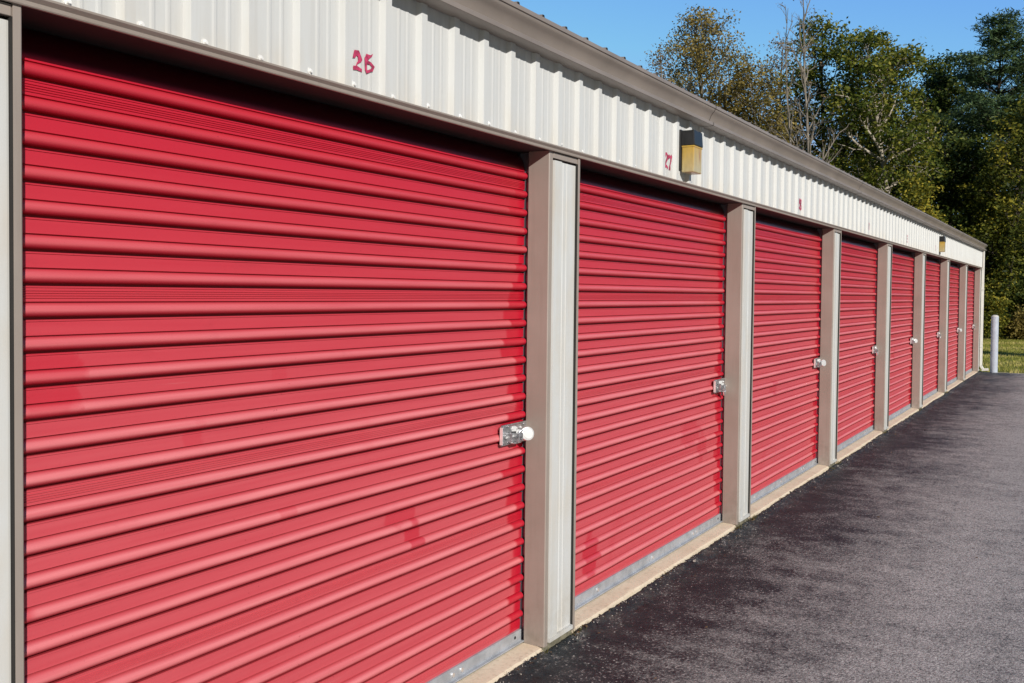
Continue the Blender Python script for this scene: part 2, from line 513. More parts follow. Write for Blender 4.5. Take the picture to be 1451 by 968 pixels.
# gutter
gprof = [(-.004, 2.945), (-.004, 2.828), (-.012, 2.822), (-.088, 2.822), (-.095, 2.825), (-.096, 2.842), (-.092, 2.845), (-.070, 2.847), (-.067, 2.854), (-.070, 2.868),
         (-.078, 2.888), (-.089, 2.904), (-.100, 2.914), (-.104, 2.922), (-.1055, 2.931), (-.111, 2.932), (-.112, 2.937), (-.111, 2.951), (-.106, 2.953), (-.100, 2.951)]
mb = MB()
mb.extrude_x(gprof, X_L-.03, X_R+.10, 60, jig=lambda x, z: .003*noise.noise((x*.35, z*2, 7)))
gut = mb.build('gutter', M['gutter'], bld, auto=True)
gut.modifiers.new('sheet', 'SOLIDIFY').thickness = .0012
for xe in (X_L-.031, X_R+.101):
    mb = MB()
    mb.quad([(xe, y, z) for y, z in gprof])
    mb.build('end_cap', M['taupe'], gut)
for xj in (2.087, 6.915, 11.75, 16.6):
    mb = MB()
    mb.extrude_x([(y-.0016, z-(.0016 if z < 2.83 else 0)) for y, z in gprof[2:18]], xj-.004, xj+.004)
    mb.build('gutter_joint', M['joint'], gut)

# posts between the doors
pil_parts = {}
def make_pillar(i):
    root = empty('pillar', (i*S, 0, 0)); root.parent = bld
    if pil_parts:
        for nm, o in pil_parts.items():
            c = o.copy(); c.parent = root; COL.objects.link(c)
        return root
    mb = MB()
    t = .0365
    mb.extrude_z([(.004, .1145), (0, .1135), (0, .004), (.004, 0), (t-.002, 0), (t, .002), (t, .020)], -.008, H+.002)
    pil_parts['corner_trim'] = mb.build('corner_trim', M['taupe'], root, recalc=False)
    mb = MB()
    mb.extrude_z([(PW-.022, .03), (PW-.024, -.006), (PW-.0235, -.007), (PW-.004, -.007), (PW, -.004), (PW, .118), (PW-.012, .150)], -.006, H+.002)
    pil_parts['edge_trim'] = mb.build('edge_trim', M['taupe'], root, recalc=False)
    mb = MB()
    mb.box((t+.001, -.002, H-.030), (PW-.025, .018, H-.001), .002)
    pil_parts['head_trim'] = mb.build('head_trim', M['taupe'], root)
    mb = MB()
    x0, x1 = t+.001, PW-.0275
    prof = [(x0, .010), (x0+.003, -.008), (x0+.078, -.008), (x0+.088, .006), (x0+.112, .006), (x0+.117, .0038), (x0+.124, .0038), (x0+.129, .006),
            (x0+.152, .006), (x0+.157, .0038), (x0+.164, .0038), (x0+.169, .006), (x1-.006, .006), (x1, .007)]
    mb.extrude_z(prof, .016, H-.040)
    mb.extrude_z([(x0, .010), (x0, -.011), (x1-.006, -.011), (x1-.002, .010)], .006, .026)
    mb.quad([(x0, .02, .026), (x0, -.011, .026), (x1-.006, -.011, .026), (x1-.002, .02, .026)])
    pil_parts['ribbed_panel'] = mb.build('ribbed_panel', M['white'], root, recalc=False)
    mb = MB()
    mb.box((PW-.0265, -.0055, .0), (PW-.0245, .040, H-.031))  # dark strip standing in for the shade inside the trim channel
    mb.box((t+.002, .022, H-.045), (PW-.03, .026, H-.002))  # dark strip standing in for the shade below the head trim
    pil_parts['gap_shade'] = mb.build('gap_shade', M['gap'], root)
    mb = MB()
    mb.box((.004, .008, -.10), (PW-.006, .112, .004), .004)
    pil_parts['footing'] = mb.build('footing', M['found'], root)
    return root
for i in range(-2, 8):
    make_pillar(i)

# roll-up doors
def door_profile():
    pts = []
    rb = .0190                                            # how far a roll stands out
    n = 0
    z = R0
    # shadowed top flat, bending back to the coil above the opening
    pts += [(.36, 2.465), (.28, 2.445), (.22, 2.42), (.18, 2.395), (.157, 2.37), (.145, 2.348), (.1412, 2.322), (0.141, R0+.049)]
    while z > .06:
        # groove over the roll, swelling crown, undercut lower edge
        pts += [(.1395, z+.0405), (.1480, z+.0400), (.1480, z+.0370), (.1395, z+.0366)]
        for a in (.05, .12, .22, .34, .46, .58, .69, .79, .88, .95):
            yy = .140-rb*(math.sin(a*math.pi)**.60)*(.90+.10*a)
            zz = z+.0365*(1-a)
            pts.append((yy, zz))
        pts += [(.1385, z-.0002), (.1520, z-.0006), (.1520, z-.0072), (.1390, z-.0078)]
        # flat with a small bead along its upper edge
        pts += [(.1390, z-.0088), (.1366, z-.0096), (.1366, z-.0122), (.1395, z-.0132)]
        if n % 6 == 0:                                    # seam between two sheets
            for q in (.0170, .0235, .0300, .0365):
                pts += [(.1395, z-q), (.1362, z-q-.0012), (.1362, z-q-.0034), (.1395, z-q-.0044)]
        n += 1
        z -= PITCH_D
    pts.append((.140, .058))
    return pts

PROF = door_profile()
DX0 = .017                                                # curtain starts this far right of the post
def make_door(i, mat, seed):
    """door whose left post is number i; the opening runs from that post's right edge to the next post"""
    x0 = i*S+PW+.001
    root_loc = (x0, 0, 0)
    W_ = S-PW+.006
    mb = MB()
    mb.extrude_x(PROF, .0, W_, 28, jig=lambda x, z: .0060*noise.noise((x*.9+seed*9, z*.8, seed))+.0012*noise.noise((x*3+seed*9, z*5, seed+4)))
    d = mb.build('roll_up_door', mat, bld, auto=True)
    d.location = root_loc
    mb = MB()
    mb.box((.004, .128, .004), (W_-.006, .146, .062), .003)
    mb.box((.004, .112, .002), (W_-.006, .129, .008), .001)
    if i < 4:
        for xx in (.55, W_*.5, W_-.55, W_-.62):
            mb.cyl((xx, .129, .036), (xx, .120, .036), .010, n=10, mi=1)
        mb.cyl((W_-.07, .129, .036), (W_-.07, .126, .036), .008, n=8, mi=2)
    mb.build('bottom_bar', [M['galv'], M['chrome'], M['rubber']], d)
    mb = MB()
    mb.box((.004, .118, -.008), (W_-.006, .140, .003), .002)
    mb.build('rubber_seal', M['rubber'], d)
    # guide channel on the right, dark, with a bright lip
    mb = MB()
    mb.box((W_+.002, .17, -.006), (W_+.06, .19, H), 0)
    mb.box((W_+.012, .123, -.006), (W_+.0165, .17, H), 0, 1)
    mb.box((W_+.0165, .1235, -.006), (W_+.034, .128, H), 0)
    mb.build('guide', [M['guide'], M['guide_edge']], d)
    mb = MB()
    mb.box((-.06, .17, -.006), (.004, .19, H), 0)
    mb.box((-.03, .10, -.006), (-.006, .168, H), 0)
    mb.build('guide', M['guide'], d)
    return d, W_

door1_patches = [(-2.577+2.728, 1.46, .16, .10, .72), (-.898+2.728, .70, .055, .07, .8), (-1.00+2.728, .80, .10, .04, .6), (-1.653+2.728, 1.43, .04, .03, .4),
                 (-2.05+2.728, 1.27, .05, .03, .35), (-1.68+2.728, .95, .05, .03, .35)]
door2_patches = [(.47, .24, .10, .13, .8), (2.05, .75, .20, .09, .5), (2.3, .62, .1, .1, .5)]
none = [(1.1, .9, .12, .06, .5)]
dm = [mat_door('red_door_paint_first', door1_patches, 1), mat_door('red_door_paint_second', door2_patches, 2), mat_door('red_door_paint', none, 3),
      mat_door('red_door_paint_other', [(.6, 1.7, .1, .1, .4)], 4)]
latch_src = None
for k, i in enumerate(range(-1, 7)):
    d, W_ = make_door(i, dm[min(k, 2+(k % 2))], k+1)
    # slide-bolt latch
    if latch_src is None:
        mb = MB()
        mb.box((-.245, .1120, -.048), (-.006, .1165, .050), .0015)         # back plate
        mb.box((-.248, .103, -.038), (-.243, .1165, .040), .001)            # turned-up end
        mb.box((-.19, .098, .012), (-.075, .1125, .044), .003)               # bolt housing
        mb.box((-.22, .102, -.018), (.030, .1115, .002), .0015)              # sliding bolt
        mb.box((-.205, .078, -.030), (-.198, .112, .012), .001)              # finger tab
        mb.box((-.150, .072, -.034), (-.142, .112, .006), .001)              # staple ear
        mb.box((-.115, .072, -.034), (-.107, .112, .006), .001)
        for q in ((-.225, .035), (-.225, -.034), (-.03, .036), (-.03, -.036)):
            mb.cyl((q[0], .1125, q[1]), (q[0], .108, q[1]), .007, n=8)
        mb.box((-.222, .1005, -.0125), (.028, .1022, -.0035), 0, 1)  # pale strips for the glints on bolt and end
        mb.box((-.252, .101, -.040), (-.2485, .1165, .042), 0, 1)
        tilt = Matrix.Rotation(rad(-38), 3, 'Z')
        for q0, q1, z0, z1 in ((-.178, -.150, .016, .040), (-.130, -.108, -.002, .020), (-.196, -.178, -.036, -.018), (-.092, -.074, -.040, -.024)):
            mb.box((q0, .092, z0), (q1, .096, z1), .001, 1, rot=tilt)  # small tilted plates added to catch sun glints
        mb.box((-.168, .086, -.044), (-.100, .1125, -.036), .002)
        for q in (-.17, -.13, -.09):
            mb.cyl((q, .0985, .028), (q, .0915, .028), .0065, .003, n=8, mi=1)
        latch_src = mb.build('latch', [M['latch'], M['glint']], d)
        latch = latch_src
    else:
        latch = latch_src.copy(); latch.parent = d; COL.objects.link(latch)
    latch.location = (W_, 0, 1.043)
dleft, _ = make_door(-2, dm[2], 11)                       # the next bay, just outside the frame

# unit numbers, painted on the fascia
def flat_poly(mb, polys):
    for q, pts in enumerate(polys):
        mb.bm.faces.new([mb.bm.verts.new((x, -.0040-.0002*q, z)) for x, z in pts])
two = [[(-1.469, 2.563), (-1.443, 2.566), (-1.424, 2.537), (-1.431, 2.527), (-1.452, 2.5165), (-1.456, 2.520), (-1.447, 2.531), (-1.449, 2.543), (-1.456, 2.547), (-1.464, 2.536), (-1.478, 2.533)],
       [(-1.475, 2.507), (-1.4615, 2.509), (-1.456, 2.519), (-1.4515, 2.5175), (-1.455, 2.511), (-1.427, 2.504), (-1.427, 2.492), (-1.453, 2.496), (-1.474, 2.493)]]
six = [[(-1.412, 2.549), (-1.401, 2.560), (-1.395, 2.544), (-1.3985, 2.52), (-1.398, 2.501), (-1.409, 2.505)],
       [(-1.405, 2.563), (-1.378, 2.563), (-1.364, 2.571), (-1.370, 2.560), (-1.393, 2.543), (-1.404, 2.548)],
       [(-1.398, 2.542), (-1.375, 2.538), (-1.354, 2.526), (-1.367, 2.520), (-1.382, 2.528), (-1.398, 2.529)],
       [(-1.367, 2.527), (-1.354, 2.5265), (-1.367, 2.506), (-1.379, 2.504), (-1.378, 2.514), (-1.372, 2.520)],
       [(-1.364, 2.508), (-1.402, 2.493), (-1.409, 2.506), (-1.396, 2.506), (-1.380, 2.513)]]
def number(label, build):
    mb = MB(); build(mb)
    mb.bm.normal_update()
    bmesh.ops.triangulate(mb.bm, faces=mb.bm.faces)
    o = mb.build('unit_number', M['redpaint'], bld, recalc=False)
    o['label'] = label
    return o
number('ragged red stencilled number 26', lambda mb: flat_poly(mb, two+six))
STROKES = {
    '2': [[(.06, .74), (.14, .93), (.34, 1.0), (.52, .86), (.50, .66), (.30, .42), (.10, .12)], [(.04, .16), (.2, .10), (.38, .12), (.58, .0)]],
    '7': [[(.02, .80), (.10, .95), (.30, .86), (.56, .96), (.46, .62), (.30, .30), (.26, .0)]],
    '8': [[(.30, .52), (.08, .68), (.10, .92), (.32, 1.0), (.52, .88), (.46, .66), (.30, .52), (.06, .32), (.10, .06), (.32, .0), (.54, .10), (.54, .34), (.30, .52)]],
    '9': [[(.52, .74), (.42, .52), (.16, .52), (.06, .74), (.16, .96), (.40, 1.0), (.53, .84), (.52, .4), (.40, .0)]],
    '3': [[(.06, .84), (.26, 1.0), (.50, .84), (.44, .60), (.24, .53), (.52, .36), (.48, .10), (.26, .0), (.04, .14)]],
    '0': [[(.30, 1.0), (.10, .82), (.06, .4), (.18, .04), (.36, .02), (.52, .3), (.52, .76), (.30, 1.0)]],
    '1': [[(.14, .80), (.34, 1.0), (.32, .5), (.30, .0)]],
}
def strokes(mb, text, xc, z0, hgt, wid=.13):
    adv = .74*hgt
    x0 = xc-adv*len(text)/2
    for ci, ch in enumerate(text):
        for line in STROKES[ch]:
            P = [Vector((x0+ci*adv+u*hgt, 0, z0+v*hgt-.05*hgt*ci)) for u, v in line]
            for j, (a, b) in enumerate(zip(P[:-1], P[1:])):
                t = (b-a).normalized(); nrm = Vector((-t.z, 0, t.x))
                w0 = wid*hgt*(.5+.18*math.sin(j*2.1+ci)); w1 = wid*hgt*(.5+.18*math.sin(j*2.1+2.1+ci))
                a = a-t*w0*.45; b = b+t*w1*.45
                mb.bm.faces.new([mb.bm.verts.new((p.x, -.0046-.0001*(j % 3), p.z)) for p in (a+nrm*w0, a-nrm*w0, b-nrm*w1, b+nrm*w1)])
for txt, xc in (('27', 1.535), ('28', 4.713), ('29', 7.84), ('30', 10.70), ('31', 13.55), ('32', 16.62), ('33', 19.7)):
    number('small red painted number '+txt, lambda mb: strokes(mb, txt, xc, 2.488, .086, .20))

# downspout at the far corner
mb = MB()
xd = X_R-.045
mb.box((xd-.036, -.064, .10), (xd+.036, -.008, 2.83), .006)
mb.box((xd-.036, -.064, .02), (xd+.036, -.008, .115), .006, rot=Matrix.Rotation(rad(-32), 3, 'X'), piv=(xd, -.036, .11))
mb.box((xd-.036, -.20, -.012), (xd+.036, -.055, .046), .006, rot=Matrix.Rotation(rad(-6), 3, 'X'), piv=(xd, -.06, .02))
mb.box((xd-.046, -.068, 1.9), (xd+.046, -.006, 1.93), .002)
mb.box((xd-.046, -.068, .55), (xd+.046, -.006, .58), .002)
mb.build('downspout', M['downspout'], bld)
mb = MB()
mb.extrude_z([(X_R-.10, -.031), (X_R-.098, -.035), (X_R-.003, -.035), (X_R+.002, -.031), (X_R+.002, .09)], H+.03, 2.83)
mb.build('corner_trim', M['taupe'], bld, recalc=False)

# ------------------------------------------------------------------ wall lamps
def make_lamp(loc):
    root = empty('wall_lamp', loc)
    w, dp = .158, .100
    mb = MB()
    mb.box((-w/2-.004, .012, -.135), (w/2+.004, .036, .118), .003)
    mb.build('back_plate', M['lamp_black'], root)
    mb = MB()
    # cap with a slight taper, open underneath
    a = [(-w/2, .012), (w/2, .012), (w/2, -dp+.024), (-w/2, -dp+.024)]
    b = [(-w/2+.002, .012), (w/2-.002, .012), (w/2-.003, -dp+.030), (-w/2+.003, -dp+.030)]
    lo = [mb.bm.verts.new((x, y, .018)) for x, y in a]; hi = [mb.bm.verts.new((x, y, .112)) for x, y in b]
    for j in range(4):
        k = (j+1) % 4
        mb.bm.faces.new((lo[j], lo[k], hi[k], hi[j]))
    mb.bm.faces.new(hi); mb.bm.faces.new(lo[::-1])
    bmesh.ops.recalc_face_normals(mb.bm, faces=mb.bm.faces)
    bmesh.ops.bevel(mb.bm, geom=list(mb.bm.edges), offset=.004, segments=2, affect='EDGES', profile=.5)
    mb.build('housing', M['lamp_black'], root)
    mb = MB()
    mb.box((-w/2+.004, -dp+.030, -.150), (w/2-.004, .010, .0175), .006)
    mb.box((-w/2+.001, -dp+.027, .006), (w/2-.001, .010, .0170), .003)
    mb.build('lens', M['lens'], root)
    return root
lamp = make_lamp((1.800, -.026, 2.632))
tag(lamp, 'boxy black wall lamp with yellowed lens beside the number 27', 'wall lamp', 'wall lamps on the fascia')
lamp2 = lamp.copy(); COL.objects.link(lamp2); lamp2.location = (1.800+4*S, -.026, 2.632)
for ch in list(lamp.children):
    c = ch.copy(); c.parent = lamp2; COL.objects.link(c)
tag(lamp2, 'tiny distant wall lamp with amber lens near the far end of the fascia')

# ------------------------------------------------------------------ padlocks
def make_padlock(disc=True):
    root = empty('padlock')
    if disc:
        mb = MB()
        ax = Vector((-.60, -.77, .15)).normalized()
        mb.cyl(-ax*.016, ax*.016, .034, n=32, bevel=.006)
        mb.cyl(ax*.0165, ax*.0185, .024, n=24)
        mb.build('lock_body', M['glint'], root, auto=True)
        mb = MB()
        mb.tube([Vector((-.020, .004, .012)), Vector((-.038, .010, .020)), Vector((-.048, .016, .010)), Vector((-.046, .018, -.010))], .0052, 8)
        mb.build('shackle', M['galv'], root)
    else:
        mb = MB()
        mb.box((-.024, -.012, -.052), (.024, .012, -.008), .006)
        mb.build('lock_body', M['chrome'], root, auto=True)
        mb = MB()
        pts = [Vector((-.016+.016*(1-math.cos(t)), 0, .010+.020*math.sin(t))) for t in [k*math.pi/8 for k in range(9)]]
        mb.tube([Vector((-.016, 0, -.01))]+pts+[Vector((.016, 0, -.01))], .0045, 8)
        mb.build('shackle', M['galv'], root)
    return root
plabels = ['round shiny disc padlock on the nearest door under number 26', 'brass-free steel padlock tilted on the latch of the second door',
           'round bright disc padlock on the third door', 'dull steel padlock on the fourth door latch', 'round gleaming disc padlock on the fifth door',
           'small dull padlock on the sixth door beneath the distant lamp', 'round padlock on the seventh door from the front', 'small pale padlock on the last door at the far end']
plabels[1] = 'tilted steel padlock on the latch of the second door under number 27'
srcs = {}
for k in range(8):
    disc = k in (0, 2, 4, 6)
    if disc not in srcs:
        t = srcs[disc] = make_padlock(disc)
    else:
        s0 = srcs[disc]
        t = s0.copy(); COL.objects.link(t)
        for ch in list(s0.children):
            c = ch.copy(); c.parent = t; COL.objects.link(c)
    t.location = ((k)*S-.070, .070, 1.040) if disc else (k*S-.100, .082, 1.020)
    t.rotation_euler = (0, rad([0, -38, 0, -20, 0, 10, 0, -15][k]), rad([0, 20, 8, 0, -6, 0, 4, 0][k]))
    tag(t, plabels[k], 'padlock', 'padlocks on the door latches')

# ------------------------------------------------------------------ concrete sill along the doors
mb = MB()
joints = [-4.55, -1.42, 1.60, 4.62, 7.75, 10.7, 13.8, 16.9, 20.1]
sprof = [(.30, .0), (.145, -.002), (.034, -.008), (.016, -.012), (.006, -.021), (.004, -.12)]
for k in range(-2, 7):
    e0, e1 = k*S+PW+.002, (k+1)*S-.002
    ends = [e0]+[q for q in joints if e0 < q < e1]+[e1]
    for q, (a, b) in enumerate(zip(ends[:-1], ends[1:])):
        cols = mb.extrude_x(sprof, a+(.004 if q else 0), b-(.004 if q < len(ends)-2 else 0), int((b-a)/.03),
                     jig=lambda x, z: (.005*noise.noise((x*5, z*9, 1))+.0025*noise.noise((x*31, z*20, 5))) if z < -.009 else 0)
        for c in (cols[0], cols[-1]):
            mb.bm.faces.new(c)
slab = mb.build('concrete_sill', M['concrete'], None, auto=True)
tag(slab, kind='structure')
slab.location.z = 0
mb = MB()
mb.box((-7.0, .045, -.30), (21.70, 6.0, -.03))
tag(mb.build('foundation_slab', M['found']), kind='structure')

# ------------------------------------------------------------------ asphalt drive
def edge_line(x):
    return -.006+.030*noise.noise((x*.9, 1.7, 0))+.012*noise.noise((x*5.5, 3.3, 0))+.013*noise.noise((x*19, 9.1, 0))+.008*noise.noise((x*55, 4.1, 0))
def in_post(x):
    q = (x % S)
    return max(0., min(1., min(q+.03, PW+.03-q)/.03)) if q < PW+.03 else (max(0., min(1., (q-S+.03)/.03)) if q > S-.03 else 0.)
xs = [-11.0, -8.0, -6.5]
x = -5.0
while x < 21.75:
    xs.append(x)
    x += .012 if x < 2.5 else (.025 if x < 7 else .06)
xs += [21.75]
ys = [-16, -9, -5, -3, -1.6, -.9, -.55, -.40, -.30, -.22, -.16]
y = -.12
while y < .13:
    ys.append(y); y += .010
V = []
for xx in xs:
    e = edge_line(xx)
    pm = in_post(xx)
    e = e*(1-pm)+(.004+.012*noise.noise((xx*14, 2, 2)))*pm
    for yy in ys:
        z = -.044
        if yy > -.45:
            lump = (.008*noise.noise((xx*16, yy*16, 1))+.006*noise.noise((xx*42, yy*42, 2))+.003*noise.noise((xx*95, yy*95, 3)))*min(1, (yy+.45)/.3)
            t = max(0., min(1., (yy+.13)/(e+.13)))
            z += lump*(1-.5*t)+(.024*(1-pm)+.016*pm)*t*t
            if yy > e:
                z -= min(.12, (yy-e)*2.4)
        V.append((xx, yy, z))
ny = len(ys)
fa = []
for i in range(len(xs)-1):
    for j in range(ny-1):
        a = i*ny+j
        fa.append((a, a+ny, a+ny+1, a+1))
me = raw_mesh('asphalt_drive', V, fa)
drive = link('asphalt_drive', me, M['asphalt'], None, True)
tag(drive, kind='structure')

# grit and leaf crumbs along the seam: nobody could count them
rng = random.Random(3)
mb = MB()
for k in range(650):
    xx = -1.6+13*rng.random()**1.7
    e = edge_line(xx)
    yy = e+.006-abs(rng.gauss(0, .035))
    pm = in_post(xx)
    if pm > 0: yy = min(yy, -.008-abs(rng.gauss(0, .03)))
    s = rng.uniform(.0012, .0038)*(2.2 if rng.random() < .04 else 1)
    c = Vector((xx, yy, -.028+s*.3 if pm else -.021+s*.3))
    mb.box(c-Vector((s, s*.8, s*.6)), c+Vector((s, s*.8, s*.6)), 0, (0 if rng.random() < .35 else (2 if rng.random() < .7 else 1)), rot=Matrix.Rotation(rng.random()*6, 3, Vector((rng.random(), rng.random(), 1)).normalized()))
for k in range(70):
    xx = -1.5+12*rng.random()**1.5
    yy = edge_line(xx)-abs(rng.gauss(0, .08)) if k < 45 else -rng.uniform(.2, 2.6)
    if in_post(xx) > 0: yy = min(yy, -.02)
    c = Vector((xx, yy, -.032 if yy < -.1 else -.014))
    s = rng.uniform(.008, .018)
    R_ = Matrix.Rotation(rng.random()*6.3, 3, 'Z') @ Matrix.Rotation(rng.uniform(-.6, .6), 3, 'X')
    mb.quad([c+R_ @ Vector(p) for p in ((-s, 0, .002), (0, -s*.4, 0), (s, 0, .004), (0, s*.4, .005))], 1)
tag(mb.build('edge_litter', [M['stoneM'], M['litter'], M['asphalt']], recalc=False), 'grit and dead leaf crumbs along the asphalt edge', 'litter', None, 'stuff')

# a few weeds rooted in the seam
wr = np.random.default_rng(8)
V, tone = [], []
for xx, cnt, hh in ((-.03, 14, .018), (.33, 26, .022), (.36, 20, .016), (1.57, 12, .014), (3.02, 26, .028), (3.38, 34, .026), (3.46, 20, .020), (6.05, 22, .024), (6.43, 30, .03), (9.12, 24, .03), (12.2, 20, .03), (15.5, 24, .035)):
    yy = edge_line(xx)-.012 if in_post(xx) == 0 else -.012
    for k in range(cnt):
        b0 = np.array((xx+wr.normal(0, .022), yy+wr.normal(0, .010), -.032))
        a = wr.random()*6.28; w = wr.uniform(.0012, .0032)
        t = b0+np.array((wr.normal(0, hh*.6), wr.normal(-.3*hh, hh*.5), hh*wr.uniform(.4, 1.2)+.008))
        dx = np.array((math.cos(a)*w, math.sin(a)*w, 0))
        V += [b0-dx, b0+dx, t]; tone.append(wr.random())
me = raw_mesh('seam_weeds', V, np.arange(len(V)).reshape(-1, 3), {'tone': tone})
tag(link('seam_weeds', me, mat_leaf('weed_leaf', (.05, .06, .015), (.14, .13, .035), (.30, .22, .08))), 'tiny dry weeds rooted in the seam at the post feet', 'weeds', None, 'stuff')

# ------------------------------------------------------------------ ground, lawn
V, fa = [], []
gx = [-900, -200, -60, -20, 0, 21.5, 30, 45, 60, 100, 250, 900]
gy = [-900, -200, -60, -20, -8, 0, 8, 20, 60, 200, 900]
for a in gx:
    for b in gy: V.append((a, b, -.16 if a < 21 and -30 < b < 8 else -.085))
for i in range(len(gx)-1):
    for j in range(len(gy)-1):
        a = i*len(gy)+j; fa.append((a, a+len(gy), a+len(gy)+1, a+1))
tag(link('lawn_ground', raw_mesh('lawn_ground', V, fa), M['ground']), kind='structure')
mb = MB()
mb.box((21.752, -16, -.30), (21.90, .6, -.048), .01)
tag(mb.build('drive_edge_strip', M['concrete']), kind='structure')

gr = np.random.default_rng(4)
n = 90000
gxp = 21.9+24*gr.random(n)**.8; gyp = -9+18*gr.random(n)
hgt = .035+.055*gr.random(n)
near = gxp < 22.8
hgt[near] *= 1.7
a = gr.random(n)*6.283; w = .008+.012*gr.random(n)
base = np.stack([gxp, gyp, np.full(n, -.088)], 1)
dx = np.stack([np.cos(a)*w, np.sin(a)*w, np.zeros(n)], 1)
tip = base+np.stack([gr.normal(0, .03, n), gr.normal(0, .03, n), hgt], 1)
V = np.stack([base-dx, base+dx, tip], 1).reshape(-1, 3)
tone = np.clip(gr.normal(.45, .2, n)+np.where(near, .25, 0)+.25*np.sin(gxp*1.3+2*np.sin(gyp*.7)), 0, 1)
me = raw_mesh('lawn_grass', V, np.arange(3*n).reshape(-1, 3), {'tone': tone})
M['grass'] = mat_leaf('grass_blades', (.20, .23, .035), (.44, .41, .085), (.66, .53, .22), .3)
tag(link('lawn_grass', me, M['grass']), 'mown green lawn with dry patches beyond the asphalt', 'grass', None, 'stuff')

# ------------------------------------------------------------------ bollard
b = tag(empty('bollard', (21.80, -.30, -.07)), 'white painted steel pipe bollard at the far end of the drive', 'bollard')
mb = MB(); mb.cyl((0, 0, -.05), (0, 0, 1.345), .081, n=32)
mb.build('pipe', M['bollard'], b, auto=True)
mb = MB()
for q0, q1, r0, r1 in ((1.345, 1.362, .079, .072), (1.362, 1.378, .072, .045), (1.378, 1.384, .045, .005)):
    mb.cyl((0, 0, q0), (0, 0, q1), r0, r1, n=24)
mb.build('domed_cap', M['cap'], b, auto=True)

# ------------------------------------------------------------------ trees
LEAF = dict(
    green=mat_leaf('leaf_green', (0.027, 0.049, 0.010), (0.128, 0.165, 0.024), (0.415, 0.366, 0.061)),
    deep=mat_leaf('leaf_deep_green', (0.017, 0.037, 0.012), (0.076, 0.112, 0.024), (0.244, 0.256, 0.051)),
    olive=mat_leaf('leaf_olive', (0.085, 0.073, 0.020), (0.281, 0.220, 0.055), (0.512, 0.378, 0.122)),
    brown=mat_leaf('leaf_brown', (0.110, 0.076, 0.032), (0.305, 0.201, 0.085), (0.488, 0.342, 0.171)),
    yellow=mat_leaf('leaf_yellow_green', (.030, .048, .010), (.165, .180, .028), (.55, .44, .055)),
    pine=mat_leaf('pine_needles', (0.017, 0.041, 0.020), (0.079, 0.134, 0.054), (0.207, 0.262, 0.104), .2),
)

def tubes(segs):
    """segs: (p0, p1, r0, r1) -> mesh arrays"""
    V, Fc = [], []
    for p0, p1, r0, r1 in segs:
        n = 7 if r0 > .05 else (4 if r0 > .012 else 3)
        d = p1-p0
        L = np.linalg.norm(d)
        if L < 1e-5: continue
        d = d/L
        a = np.cross(d, (0, 0, 1.) if abs(d[2]) < .9 else (1., 0, 0)); a /= np.linalg.norm(a); b = np.cross(d, a)
        k = len(V)
        for p, r in ((p0, r0), (p1+d*r1*.3, r1)):
            for j in range(n):
                t = 2*math.pi*j/n
                V.append(p+r*(math.cos(t)*a+math.sin(t)*b))
        for j in range(n):
            q = (j+1) % n
            Fc.append((k+j, k+q, k+n+q, k+n+j))
    return V, Fc

def branch(rng, p, d, L, r, nseg, bend, up, segs, rend=.35):
    pts = [p]; dirs = [d]
    for i in range(nseg):
        d = d+rng.normal(0, bend, 3)+np.array((0, 0, up))
        d = d/np.linalg.norm(d)
        q = p+d*L/nseg
        ra = r*(1-(1-rend)*i/nseg); rb = r*(1-(1-rend)*(i+1)/nseg)
        segs.append((p, q, ra, rb))
        p = q; pts.append(p); dirs.append(d)
    return pts, dirs

def side_dir(rng, d, ang):
    a = rng.normal(0, 1, 3); a -= a.dot(d)*d; a /= np.linalg.norm(a)+1e-9
    return d*math.cos(ang)+a*math.sin(ang)

def leaves_at(rng, tips, per, spread, size, flat=.7, tone0=.5, tvar=.20, aspect=.55, up=.5):
    T = np.array([t[0] for t in tips]); D = np.array([t[1] for t in tips])
    m = len(T)
    idx = np.repeat(np.arange(m), per)
    n = len(idx)
    off = rng.normal(0, 1, (n, 3))*spread*np.array((1, 1, flat))
    P = T[idx]+off
    s = size*rng.uniform(.6, 1.35, n)
    nr = rng.normal(0, 1, (n, 3)); nr[:, 2] = np.abs(nr[:, 2])+up
    nr /= np.linalg.norm(nr, axis=1)[:, None]
    ax = rng.normal(0, 1, (n, 3))+.6*D[idx]-np.array((0, 0, .35))
    ax -= (ax*nr).sum(1)[:, None]*nr
    ax /= np.linalg.norm(ax, axis=1)[:, None]+1e-9
    bx = np.cross(nr, ax)
    l = (s*.5)[:, None]; w = (s*.5*aspect)[:, None]
    V = np.stack([P-ax*l, P+bx*w+ax*l*.1, P+ax*l, P-bx*w+ax*l*.1-nr*l*.15], 1).reshape(-1, 3)
    ct = rng.normal(tone0, tvar, m)
    tone = np.clip(ct[idx]+rng.normal(0, .13, n)+.10*off[:, 2]/max(spread, .01), 0, 1)
    return V, np.arange(4*n).reshape(-1, 4), tone

def env_round(t): return max(.08, math.sin(math.pi*min(1, max(0, .12+.86*t)))**.75)
def env_cone(t): return max(.06, (1-t)**.8*min(1, .35+t*4))
def env_bare(t): return .95-.55*t
def env_vase(t): return max(.1, math.sin(math.pi*min(1, .22+.74*t))**.6)

